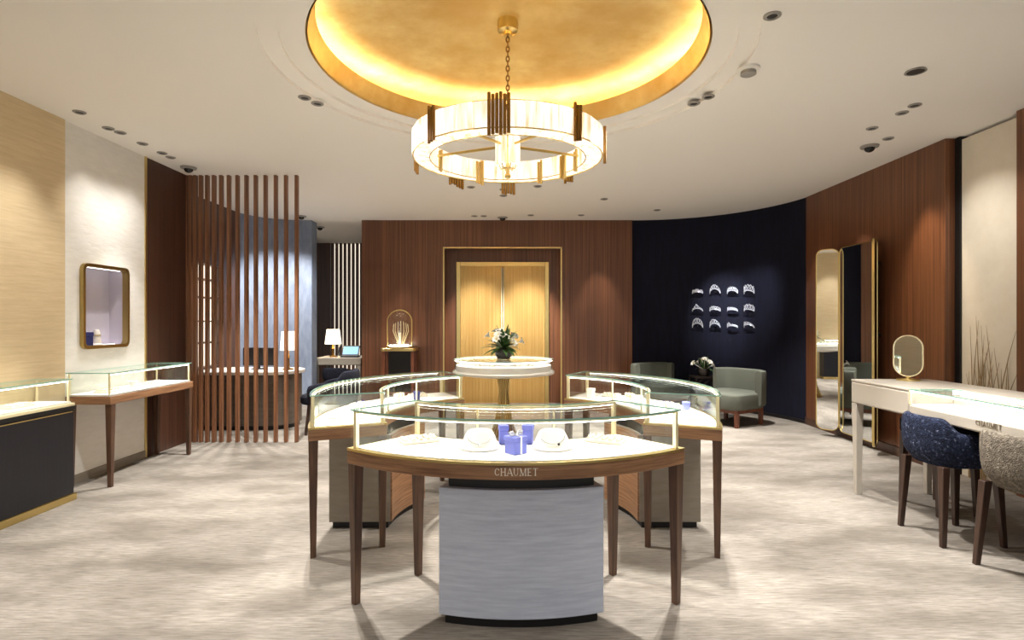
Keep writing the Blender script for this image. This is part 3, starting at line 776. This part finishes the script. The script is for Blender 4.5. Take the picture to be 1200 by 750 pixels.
# office chair beside the left ring showcase
def barrel_chair(label, loc, rz, mat, cat='chair', hs=1.0, topz=.81, z0=.50, w=.285, group=None, legmat='chairwood', foot=.18, top=.15, armz=.74):
    t = thing('barrel_chair', label, cat, loc, rz, group)
    # local: back toward -Y, opening toward +Y
    m = MB(); loops = []; n_ = 26; span = R(122)
    for i in range(n_+1):
        a = -span+2*span*i/n_; u = abs(a)/span
        ro, ri = w, w-.065
        yl = -w*math.cos(a)+.0
        e = min(1, max(0, (yl+.215*w/.3)/(.115*w/.3))); e = e*e*(3-2*e)
        zt_ = topz-(topz-armz)*e - max(0, yl)*.25
        sx = math.copysign(abs(math.sin(a))**.8, math.sin(a)); cy_ = -math.copysign(abs(math.cos(a))**.8, math.cos(a))
        zb = z0-.03
        prof = [(ri+.012, zb+.01), (ro-.075, zb-.0), (ro-.015, zb+.05), (ro, zb+.11), (ro+.006, zt_-.04), (ro-.014, zt_-.008), ((ro+ri)/2, zt_), (ri+.012, zt_-.010), (ri, zt_-.04), (ri, zb+.07)]
        lp = []
        for r_, z in prof: lp.append((r_*sx, r_*cy_, z))
        loops.append(lp)
    m.loft(loops); m.build('shell', mat, t, subsurf=1)
    m = MB(); q = rpoly(-w+.05, w-.05, -w+.05, w*.92, .16, 6); q2 = [(x*.94, y*.94) for x, y in q]
    m.loft([[(x,y,z0-.03) for x,y in q2], [(x,y,z0-.0) for x,y in q], [(x,y,z0+.065) for x,y in q], [(x,y,z0+.09) for x,y in q2]])
    m.build('seat', mat, t, subsurf=0, bevel=.008)
    for sx in (-1, 1):
        for sy in (-1, 1):
            MB().taper(sx*top, sy*top, 0, z0-.02, .03, .048, 0, sx*foot, sy*foot).build('leg', M[legmat], t, bevel=.004)
    return t
barrel_chair('ink-dark armchair half hidden behind the left ring showcase', (-2.38, 7.35, 0), R(90), M['darkcloth'], topz=.82, z0=.42, w=.36, foot=.24, top=.2, armz=.68)
# the room beyond
t = thing('writing_desk', 'beige desk with thick top standing in the far room beyond the opening', 'desk', (-3.14, 10.42, 0))
MB().box(-.42,.42,-.35,.35,.66,.79).build('top', M['taupe'], t, bevel=.01)
for sx in (-1,1):
    for sy in (-1,1): MB().taper(sx*.38, sy*.31, 0, .66, .05, .06).build('leg', M['taupe'], t)
lamp((-3.31, 10.36, .79), 'white shaded table lamp on the beige desk in the far room', .2, .15, .115, .26, .51)
t = thing('desk_phone', 'dark desk phone with a blue screen on the far beige desk', 'phone', (-2.98, 10.3, .79))
rot = Matrix.Rotation(R(-28), 3, 'X')
MB().box(-.16,.16,-.09,.09,0,.03).build('base', M['black'], t, bevel=.005)
MB().box(-.155,.155,-.012,.012,.02,.23, rot, (0,0,.02)).build('screen_body', M['black'], t, bevel=.004)
MB().box(-.135,.14,-.015,-.0122,.05,.205, rot, (0,0,.02)).build('screen', M['screen'], t)
m = MB(); m.tube([(-.17,-.05,.03),(-.20,-.03,.10),(-.19,0,.19),(-.16,.02,.22)], [.018,.014,.014,.02], 10); m.build('handset', M['black'], t)
barrel_chair('dark armchair tucked under the beige desk of the far room', (-3.1, 9.98, 0), 0, M['darkcloth'], topz=.64, z0=.40, w=.26, armz=.60)

# ------------------------------------------------------------------ bell jar on its console
t = thing('console_table', 'small brass and wood console under the glass bell jar at the back wall', 'table', (-1.89, 9.44, 0))
MB().prism(rpoly(-.29,.29,-.2,.2,.06), .955, 1.005).build('top', M['brass'], t, bevel=.006)
for sx in (-1,1):
    for sy in (-1,1): MB().taper(sx*.24, sy*.15, 0, .955, .04, .05).build('leg', M['loungewood'], t)
MB().box(-.22,.22,.12,.14,.25,.955).build('back_panel', M['black'], t)
MB().box(-.22,.22,-.15,.119,.22,.245).build('shelf', M['loungewood'], t)
t = thing('bell_jar', 'lit glass bell jar with brass edge holding a small jewel column', 'display dome', (-1.89, 9.42, 1.005))
MB().lathe([(0,0),(.215,0),(.215,.02),(.2,.03),(0,.03)], 40).build('base', M['brass'], t)
pr = [(.20,.03),(.20,.44)]+[(.20*math.cos(PI/2*i/10) if i < 10 else 0, .44+.19*math.sin(PI/2*i/10)) for i in range(1,11)]
pr2 = [(max(0, r_-.005), z-.004 if i > 1 else z) for i, (r_, z) in enumerate(pr)]
MB().lathe(pr, 40).build('glass_dome', M['glass'], t)
m = MB()
path = [(-.205,0,.03),(-.205,0,.44)]+[(-.205*math.cos(PI*i/20), 0, .44+.195*math.sin(PI*i/20)) for i in range(1,20)]+[(.205,0,.44),(.205,0,.03)]
m.tube(path, .011, 8); m.build('arch_rib', M['brass'], t)
MB().lathe([(0,.031),(.045,.031),(.045,.045),(.02,.055),(.016,.24),(.03,.25),(0,.255)], 20).build('column', M['white'], t)
m = MB(); m.sphere((0,0,.275), .02, 12, 8); m.build('jewel', M['silver'], t)
m = MB(); m.torus((0,0,.034), .17, .006, 40, 6); m.build('led_ring', M['led'], t)
m = MB()
for k in range(7):
    a = R(-60+20*k); m.tube([(.05*math.sin(a)*1.0, .10, .05),(.15*math.sin(a),.10,.28),(.15*math.sin(a)*.9,.09,.45-.05*abs(k-3)/3)], .007, 6)
m.build('branches', M['brassbright'], t)

# ------------------------------------------------------------------ tiaras on the navy corner
rows = [(342, ['low lattice band', 'pointed scallop crown', 'wide flat bandeau', 'spiky leaf crown']),
        (363, ['single-peak crescent', 'narrow bandeau with drops', 'plain curved band', 'openwork scroll band']),
        (382, ['double-tier rounded arc', 'sweeping looped arc', 'slim loop and tail', 'tapering wing'])]
cols = [817.5, 838, 858.5, 878]
ords = ['first', 'second', 'third', 'fourth']; rown = ['top', 'middle', 'bottom']
for ri_, (py, kinds) in enumerate(rows):
    for ci, px in enumerate(cols):
        # ray to the curved wall
        kx = (px-600)/FPX
        a_ = kx*kx+1; b_ = -2*(kx*cx+cy); c_ = cx*cx+cy*cy-(rr-.055)**2
        Y = (-b_+math.sqrt(b_*b_-4*a_*c_))/(2*a_); X = kx*Y
        Z = EYE+(HY-py)*Y/FPX
        nrm = math.atan2(cy-Y, cx-X); rz = nrm+PI/2        # local -Y points away from the wall
        t = thing('tiara', 'silver tiara on the navy wall, %s row, %s from the left, %s' % (rown[ri_], ords[ci], kinds[ci]), 'tiara', (X, Y, Z), rz, 'tiaras mounted on the navy wall')
        k = ri_*4+ci
        m = MB(); W_ = .085
        H_ = [.035,.06,.05,.085,.06,.04,.035,.07,.07,.07,.045,.06][k]
        arch = [.025,.075,.05,.05,.05,.035,.03,.035,.075,.07,.03,.05][k]
        def arcpt(u, z):    # u in -1..1 along the band
            return Vector((W_*math.sin(u*1.3)/math.sin(1.3), -.05*math.cos(u*1.3)+.01, z + arch*(1-u*u)-.02))
        N_ = 30
        prof = {0: lambda u: .8+.2*math.cos(u*9), 1: lambda u: .35+.65*(1-abs(u)), 2: lambda u: .9, 3: lambda u: .45+.55*abs(math.cos(u*8)),
                4: lambda u: max(.2, 1-2.2*abs(u+.1)), 5: lambda u: .7+.3*abs(math.cos(u*7)), 6: lambda u: .75-.25*u, 7: lambda u: .7+.3*abs(math.sin(u*7)),
                8: lambda u: 1-.5*u*u, 9: lambda u: .9-.5*abs(u+.3), 10: lambda u: .95 if u < -.3 else .3, 11: lambda u: max(.15, .95-.45*(u+1))}[k]
        us = [-1+2*i/N_ for i in range(N_+1)]
        lo_ = [arcpt(u, -.008) for u in us]; hi_ = [arcpt(u, H_*prof(u)) for u in us]
        m.tube(lo_, .006, 6); m.tube(hi_, .0045, 6)
        if k in (0, 2, 6, 10): m.tube([arcpt(u, H_*prof(u)*.5) for u in us], .004, 5)
        for i in range(0, N_-4, 5):         # scrolls between the two rails
            uc = us[i]+.16; hh = H_*prof(uc)
            m.tube([arcpt(uc+.13*math.cos(2*PI*q/12), hh*(.5+.45*math.sin(2*PI*q/12))) for q in range(12)], .0035, 5, closed=True)
        for i in (0, N_): m.tube([lo_[i], hi_[i]], .005, 5)
        m.mi = 1
        for i in range(3, N_-1, 5): m.sphere(hi_[i]+Vector((0,-.004,.006)), .009, 8, 5)
        for i in range(5, N_-1, 5): m.sphere((lo_[i]+hi_[i])/2+Vector((0,-.004,0)), .006, 8, 5)
        m.build('band', [M['gem'], M['silver']], t)
        m = MB(); m.tube([(0,-.03,0),(0,.056,0)], .005, 6); m.lathe([(0,-.012),(.012,-.012),(.012,.004),(0,.004)], 10, (0,.045,0)); m.build('bracket', M['black'], t)

# ------------------------------------------------------------------ lounge corner
def lounge(label, loc, rz):
    t = thing('lounge_chair', label, 'armchair', loc, rz, 'sage lounge chairs in the navy corner')
    # local: faces +Y ; back at -Y
    q = rpoly(-.36,.36,-.34,.38,.16,7); q2 = [(x*.95, y*.95) for x, y in q]
    m = MB(); m.loft([[(x,y,.24) for x,y in q2], [(x,y,.28) for x,y in q], [(x,y,.41) for x,y in q], [(x*.985,y*.985,.445) for x,y in q], [(x*.9,y*.9,.462) for x,y in q]])
    m.build('seat', M['sage'], t, bevel=.01)
    m = MB(); loops = []; n_ = 30; span = R(84)
    for i in range(n_+1):
        a = -span+2*span*i/n_; ex = .55
        sx = math.copysign(abs(math.sin(a))**ex, math.sin(a)); sy = -math.copysign(abs(math.cos(a))**ex, math.cos(a))
        zt_ = .765
        lp = []
        for r_, z in ((.315,.30),(.385,.27),(.40,.30),(.405,.72),(.395,.755),(.36,zt_),(.325,.755),(.315,.72)):
            lp.append((r_*sx, r_*sy*.96, z))
        loops.append(lp)
    m.loft(loops); m.build('backrest', M['sage'], t, bevel=.006)
    m = MB(); m.box(-.31,.31,-.29,-.25,.19,.245); m.box(-.31,.31,.25,.29,.19,.245); m.box(-.31,-.27,-.25,.25,.19,.245); m.box(.27,.31,-.25,.25,.19,.245); m.build('seat_frame', M['loungewood'], t)
    for sx in (-1,1):
        for sy in (-1,1): MB().taper(sx*.285, sy*.265, 0, .19, .045, .055).build('leg', M['loungewood'], t, bevel=.003)
    return t
c1 = lounge('sage velvet lounge chair right of the plant table in the navy corner', (3.12, 7.97, 0), R(122))
dup(c1, (2.38, 9.02, 0), R(205), 'sage velvet lounge chair left of the plant table, partly hidden by the right ring showcase', 'sage lounge chairs in the navy corner')
t = thing('side_table', 'slim dark metal side table between the two sage lounge chairs', 'table', (3.04, 8.86, 0))
MB().prism(rpoly(-.19,.19,-.17,.17,.03), .56, .585).build('top', M['tabledark'], t)
MB().prism(rpoly(-.19,.19,-.17,.17,.03), .27, .285).build('shelf', M['brass'], t)
for sx in (-1,1):
    for sy in (-1,1): MB().taper(sx*.175, sy*.155, 0, .56, .014, .018).build('leg', M['tabledark'], t)
m = MB()
for s_ in (-1,1):
    for k in range(3): m.tube([(-.17+.113*k, s_*.155, .46),(-.17+.113*(k+1), s_*.155, .56)], .006, 6)
m.build('lattice', M['tabledark'], t)
flowers('potted_flowers', 'white flowers in a dark pot on the slim side table', (3.04, 8.86, .585), 1.15, 9, 34, 11)

# ------------------------------------------------------------------ triptych mirror on the right wall
t = thing('triptych_mirror', 'tall brass framed folding mirror with three leaves on the right veneer wall', 'mirror', (XR-.03, 6.60, .08))
def leaf(p0, p1, h, name='leaf'):
    """mirror leaf between two plan points (local), facing left of p0->p1"""
    d = Vector((p1[0]-p0[0], p1[1]-p0[1])); L_ = d.length; d.normalize(); nn = Vector((-d.y, d.x))
    def pt(u, z, k): return (p0[0]+d.x*u+nn.x*k, p0[1]+d.y*u+nn.y*k, z)
    def rr2(u0, u1, z0, z1, r_, k):
        p = []
        for (cu, cz_, a0) in ((u1-r_, z1-r_, 0), (u0+r_, z1-r_, 90), (u0+r_, z0+r_, 180), (u1-r_, z0+r_, 270)):
            for i in range(7):
                a = R(a0+15*i); p.append(pt(cu+r_*math.cos(a), cz_+r_*math.sin(a), k))
        return p
    m = MB(); fw = .009
    m.loft([rr2(0,L_,0,h,.085,-.0), rr2(0,L_,0,h,.085,.024), rr2(fw,L_-fw,fw,h-fw,.075,.024), rr2(fw,L_-fw,fw,h-fw,.075,.0)], cap=False, closed=True)
    f = m.build('frame', M['brass'], t)
    m = MB(); m.loft([rr2(fw,L_-fw,fw,h-fw,.075,.004), rr2(fw,L_-fw,fw,h-fw,.075,.018)]); m.build('mirror_pane', M['mirror'], f)
zt = 2.28
leaf((-.07,-.35), (-.07,.35), zt)                       # centre, facing -X
leaf((-.075, .365), (-.248, .573), zt)           # left wing turned to the room
leaf((-.248, -.573), (-.075, -.365), zt)
m = MB()
for z in (.4, 1.2, 2.0): m.box(-.068, -.0, -.3, .3, z, z+.04)
m.build('wall_mount', M['black'], t)

# ------------------------------------------------------------------ white consultation table, mirror, chairs
TX0, TX1, TY0, TY1, TZ = 2.87, 3.53, 2.55, 4.74, .962
t = thing('consultation_table', 'long white lacquer consultation table with glass inset along the right wall', 'table', ((TX0+TX1)/2, (TY0+TY1)/2, 0))
lx, ly = (TX1-TX0)/2, (TY1-TY0)/2; gy = 4.05-(TY0+TY1)/2
m = MB(); m.box(-lx, lx, gy, ly, .765, TZ-.02); m.box(-lx+.32, lx, -ly, gy, .765, TZ-.02); m.box(-lx, -lx+.32, -ly, gy, .765, .85); 
m.build('body', M['tablewhite'], t, bevel=.012)
m = MB(); m.box(-lx, lx, gy, ly, TZ-.02, TZ); m.box(-lx+.32, lx, -ly, gy, TZ-.02, TZ); m.build('top', M['tablewhite'], t, bevel=.006)
MB().box(-lx+.012, -lx+.315, -ly+.01, gy-.005, .8501, .853).build('display_deck', M['deck'], t)
MB().box(-lx+.004, -lx+.012, -ly, gy-.012, .8501, TZ-.012).build('glass_front', M['glass'], t)
o = MB().box(-lx+.002, -lx+.318, -ly, gy-.002, TZ-.010, TZ-.001).build('glass_top', M['glass'], t); edge_mark(o, lambda p: abs(p.normal.z) < .5)
MB().box(-lx, -lx+.014, gy-.014, gy, .8501, TZ-.0101).build('post', M['brassbright'], t)
m = MB(); m.box(-lx+.016, -lx+.028, -ly+.02, gy-.02, TZ-.022, TZ-.0101); m.box(-lx+.30, -lx+.318, -ly+.02, gy-.02, TZ-.03, TZ-.0101); m.build('led_strip', M['ledsoft'], t)
for sx in (-1,1):
    for sy in (-1,1): MB().taper(sx*(lx-.035), sy*(ly-.035), 0, .765, .04, .065).build('leg', M['tablewhite'], t, bevel=.004)
letters('CHAUMET', .032, lambda x, z, d: (-lx-.0005-d, -(x)+3.37-(TY0+TY1)/2, .810+z), M['letterdark'], t)
tray((TX0+.16, 3.6, .853), R(90), 'cream ring tray under the glass of the white consultation table', None, .26, .14, 6)
t = thing('vanity_mirror', 'capsule-shaped brass framed tabletop mirror on the white consultation table', 'mirror', (3.27, 4.62, TZ), R(-44))
MB().lathe([(0,0),(.085,0),(.085,.012),(.02,.02),(.014,.035),(0,.035)], 28).build('base', M['brass'], t)
cap_ = lambda w_, h_, y: [(w_*math.cos(R(a)), y, .03+h_-w_+w_*math.sin(R(a))) for a in range(0,181,12)] + [(w_*math.cos(R(a)), y, .03+w_+w_*math.sin(R(a))) for a in range(180,361,12)]
m = MB(); off = lambda L_, dz: [(x,y,z+dz) for x,y,z in L_]
m.loft([cap_(.104,.345,-.012), cap_(.104,.345,.012), off(cap_(.095,.327,.012),.009), off(cap_(.095,.327,-.012),.009)], cap=False, closed=True); fr = m.build('frame', M['brassbright'], t)
m = MB(); m.loft([off(cap_(.095,.327,-.006),.009), off(cap_(.095,.327,.008),.009)]); m.build('mirror_pane', M['mirror'], fr)
barrel_chair('navy boucle barrel chair with dark wooden legs at the white consultation table', (2.955, 3.78, 0), R(-90), M['boucle'], w=.25, foot=.195, top=.17, topz=.825, z0=.53, armz=.73)
barrel_chair('taupe boucle barrel chair nearest the camera at the white consultation table', (2.97, 3.14, 0), R(-90), M['bouclegrey'], w=.25, foot=.20, top=.17, topz=.825, z0=.53, armz=.73)
t = thing('stool', 'dark upholstered stool on the far side under the white consultation table', 'stool', (3.3, 4.34, 0))
MB().prism(rpoly(-.17,.17,-.22,.22,.06), .56, .68).build('seat', M['darkcloth'], t, bevel=.02)
for sx in (-1,1):
    for sy in (-1,1): MB().taper(sx*.13, sy*.18, 0, .56, .03, .046, 0, sx*.14, sy*.2).build('leg', M['chairwood'], t)
# grass relief on the cream panel
m = MB()
for k in range(46):
    y = rnd.uniform(4.7, 5.27); z0_ = 0.0; h_ = rnd.uniform(.75, 1.5); lean = rnd.uniform(-.28, .12)
    path = [(XR+.062, y+lean*(u**2), z0_+h_*u) for u in (0,.25,.5,.7,.85,1)]
    path = [(x, min(5.29, max(4.67, yy)), z) for x, yy, z in path]
    m.tube(path, [.005,.0045,.004,.004,.003,.001], 5)
o = m.build('dried_grass', M['grass'])
tag(o, 'tall brown dried grass blades standing against the cream wall panel', 'grass'); o['kind'] = 'stuff'

# ------------------------------------------------------------------ ceiling fittings
def on_ceiling(px, py):
    return world(px, py, ZC)
def downlight(p, label, r_=.045, grp='recessed ceiling downlights'):
    t = thing('recessed_downlight', label, 'downlight', (p.x, p.y, ZC-.012), 0, grp); r_ *= .85
    MB().lathe([(r_*.78,.012),(r_*.78,.004),(r_,.0),(r_*1.28,.006),(r_*1.28,.012)], 24).build('trim_ring', M['greyring'], t)
    MB().lathe([(0,.009),(r_*.79,.009),(r_*.79,.012),(0,.012)], 20).build('baffle', M['baffle'], t)
    return t
DL = [
 (93,131,'dark downlight nearest the front in the row along the left wall'),
 (127,150,'pale downlight in the row along the left wall, second from the front'),
 (141,155,'dark downlight in the row along the left wall, third from the front'),
 (167,168,'pale downlight in the row along the left wall, fourth from the front'),
 (190,179,'downlight close to the slatted screen, nearer one of the last pair along the left wall'),
 (200,184,'downlight close to the slatted screen, farther one of the last pair along the left wall'),
 (357,114,'downlight left of the gilded dome, nearer one of its pair'),
 (372,121,'downlight left of the gilded dome, farther one of its pair'),
 (813,121,'downlight right of the gilded dome, farther one of its pair'),
 (830,113,'downlight right of the gilded dome, nearer one of its pair'),
 (1057,132,'downlight near the right wall, farther one of the dark pair'),
 (1072,123,'downlight near the right wall, nearer one of the dark pair'),
 (1022,150,'thin downlight toward the right wall, beside the dome camera'),
 (1041,162,'thin downlight just in front of the right veneer wall'),
 (552,219,'downlight seen below the chandelier, left of the middle'),
 (630,218,'downlight seen below the chandelier, right of the middle'),
 (590,222,'downlight seen directly below the chandelier stem, nearer one'),
 (590,229,'downlight seen directly below the chandelier stem, farther one'),
 (556,253,'pale downlight near the back wall, left of the dome camera'),
 (567,253,'pale downlight near the back wall, just left of the dome camera'),
 (622,252,'pale downlight near the back wall, right of the dome camera'),
 (681,252,'small downlight near the back wall, above the right veneer'),
 (708,233,'small downlight in front of the navy corner'),
 (770,246,'small downlight close to the navy corner wall'),
 (905,18,'large downlight nearest the camera at the upper right'),
]
for px, py, lab in DL:
    downlight(on_ceiling(px, py), lab, .045 if py < 200 else .05)
def camera_dome(px, py, label):
    p = on_ceiling(px, py); t = thing('security_camera', label, 'security camera', (p.x, p.y, ZC), 0, 'dome security cameras')
    MB().lathe([(0,0),(.085,0),(.08,-.018),(.05,-.022),(0,-.022)], 28).build('mount', M['greyring'], t)
    pr = [(.048*math.cos(PI/2*i/8) if i < 8 else 0, -.0221-.042*math.sin(PI/2*i/8)) for i in range(9)]
    MB().lathe(pr, 24).build('dome', M['smoked'], t)
camera_dome(221, 196, 'black dome camera on the ceiling beside the slatted screen')
camera_dome(1019, 171, 'black dome camera on the ceiling near the right veneer wall')
camera_dome(589, 254.5, 'black dome camera on the ceiling above the gilded doors')
camera_dome(353, 253, 'black dome camera on the ceiling above the blue-grey alcove wall')
p = on_ceiling(877, 80); t = thing('smoke_detector', 'round white smoke detector on the ceiling right of the gilded dome', 'smoke detector', (p.x, p.y, ZC))
MB().lathe([(0,0),(.075,0),(.075,-.016),(.062,-.022),(0,-.022)], 32).build('base', M['white'], t)
MB().lathe([(.05,-.0221),(.052,-.044),(.04,-.05),(0,-.05)], 28).build('sensor_cap', M['greyring'], t)
p = on_ceiling(1073, 83); t = thing('ceiling_speaker', 'round grey ceiling speaker at the upper right', 'speaker', (p.x, p.y, ZC))
MB().lathe([(.062,0),(.068,-.008),(.055,-.010),(.055,0)], 32).build('rim', M['greyring'], t)
MB().lathe([(0,0),(.0549,0),(.0549,-.006),(0,-.007)], 32).build('grille', M['baffle'], t)
for px, py, lab in ((375,266,'small black dome camera on the far room ceiling'),):
    camera_dome(px, py, lab)

# ------------------------------------------------------------------ light
def spot(x, y, z, tx, ty, tz, watts, ang=50, blend=.5, col=(1,.965,.915), rad=.04):
    l = bpy.data.lights.new('downlight_and_fill_beam', 'SPOT'); l.energy = watts; l.spot_size = R(ang); l.spot_blend = blend; l.color = col; l.shadow_soft_size = rad
    o = bpy.data.objects.new('downlight_and_fill_beam', l); COL.objects.link(o); o.location = (x, y, z)
    o.rotation_euler = (Vector((tx,ty,tz))-Vector((x,y,z))).to_track_quat('-Z', 'Y').to_euler()
    return o
Zs = ZC-.03
# over the ring, from the ceiling pairs either side of the dome
for px, py, tx, ty in ((357,114,.3,2.9),(372,121,-1.6,3.6),(813,121,1.6,3.6),(830,113,-.3,2.9)):
    p = on_ceiling(px, py); spot(p.x, p.y, Zs, tx, ty, 0, 440, 66, .5, (1,.965,.915), .025)
# floor pools: fill spots added where the ceiling has no fitting
for x, y, w in ((-2.6,2.0,190),(2.3,2.0,190),(-1.0,1.0,110),(1.0,1.0,110),(-2.4,5.9,600),(2.3,6.0,600),(-1.2,7.8,760),(1.3,7.9,760),(2.9,7.3,560),(2.2,3.9,330),(-2.5,3.9,330),(-2.8,8.4,260)):
    spot(x, y, Zs, x*.98, y, 0, w, 78, .7)
# left wall washers, cabinet pools
for y in (5.12, 5.40, 5.68): spot(-3.45, y, Zs, -3.9, y, 1.9, 27, 66, 1.0)
for y in (3.6, 4.3): spot(-3.2, y, Zs, -3.9, y, 1.6, 60, 60, 1.0)
spot(-3.3, 5.5, Zs, -3.7, 5.5, .8, 90, 44)
# gilded doors and back veneer
spot(-.60, 8.5, Zs, -.60, 9.93, 1.25, 640, 40, 1.0); spot(.28, 8.5, Zs, .28, 9.93, 1.25, 720, 40, 1.0)
spot(1.5, 9.1, Zs, 1.5, 9.7, 1.0, 90, 40, .7); spot(-1.85, 9.0, Zs, -1.88, 9.5, 1.2, 80, 34, .7)
spot(-.09, 5.4, Zs, -.09, 6.0, 1.0, 120, 36)
# tiaras
spot(2.75, 8.0, Zs, 3.45, 9.2, 1.6, 300, 34, 1.0, (.86,.90,1)); spot(3.2, 7.4, Zs, 3.8, 8.9, 1.6, 200, 34, 1.0, (.86,.90,1))
# right wall
spot(3.6, 6.6, Zs, 4.15, 6.6, 1.6, 70, 40, .7); spot(3.7, 5.55, Zs, 4.15, 5.55, 1.8, 70, 40, .7, (1,.82,.6)); spot(3.6, 7.5, Zs, 4.15, 7.5, 1.5, 50, 40, .7)
spot(3.4, 4.95, Zs, 4.26, 4.98, 1.7, 55, 75, 1.0); spot(2.2, 3.2, Zs, 2.4, 3.4, 0, 140, 60); spot(3.1, 3.5, Zs, 3.2, 3.6, .9, 30, 50)
# spots added to brighten the alcove and far room
spot(-3.2, 8.3, Zs, -3.9, 9.5, 1.4, 420, 70, .7); spot(-3.6, 7.4, Zs, -3.6, 7.6, 0, 300, 80); spot(-3.2, 10.9, Zs, -3.2, 11.3, 0, 240, 70, .7)
def pt(x, y, z, w, col, r_=.1):
    l = bpy.data.lights.new('lamp_bulb', 'POINT'); l.energy = w; l.color = col; l.shadow_soft_size = r_
    o = bpy.data.objects.new('lamp_bulb', l); COL.objects.link(o); o.location = (x, y, z)
pt(-3.31, 10.36, 1.18, 6, (1,.86,.66), .03); pt(-3.10, 7.75, 1.2, 6, (1,.86,.66), .03)
# overall fill, added as world light entering through the open front
w = bpy.data.worlds.new('World'); scene.world = w; w.use_nodes = True
bg = w.node_tree.nodes['Background']; bg.inputs['Color'].default_value = (1,.98,.95,1); bg.inputs['Strength'].default_value = .9

# ------------------------------------------------------------------ camera
cam = bpy.data.cameras.new('camera'); co = bpy.data.objects.new('camera', cam); COL.objects.link(co)
co.location = (0, 0, EYE); co.rotation_euler = (PI/2, 0, 0)
cam.sensor_fit = 'HORIZONTAL'; cam.sensor_width = 36; cam.lens = 36*FPX/1200; cam.shift_y = 1.5/1200; cam.clip_start = .02
scene.camera = co
scene.cycles.transparent_max_bounces = 40
scene.cycles.max_bounces = 8
scene.view_settings.view_transform = 'Standard'; scene.view_settings.look = 'None'
scene.view_settings.gamma = 1; scene.view_settings.use_curve_mapping = False
scene.view_settings.exposure = 0.3
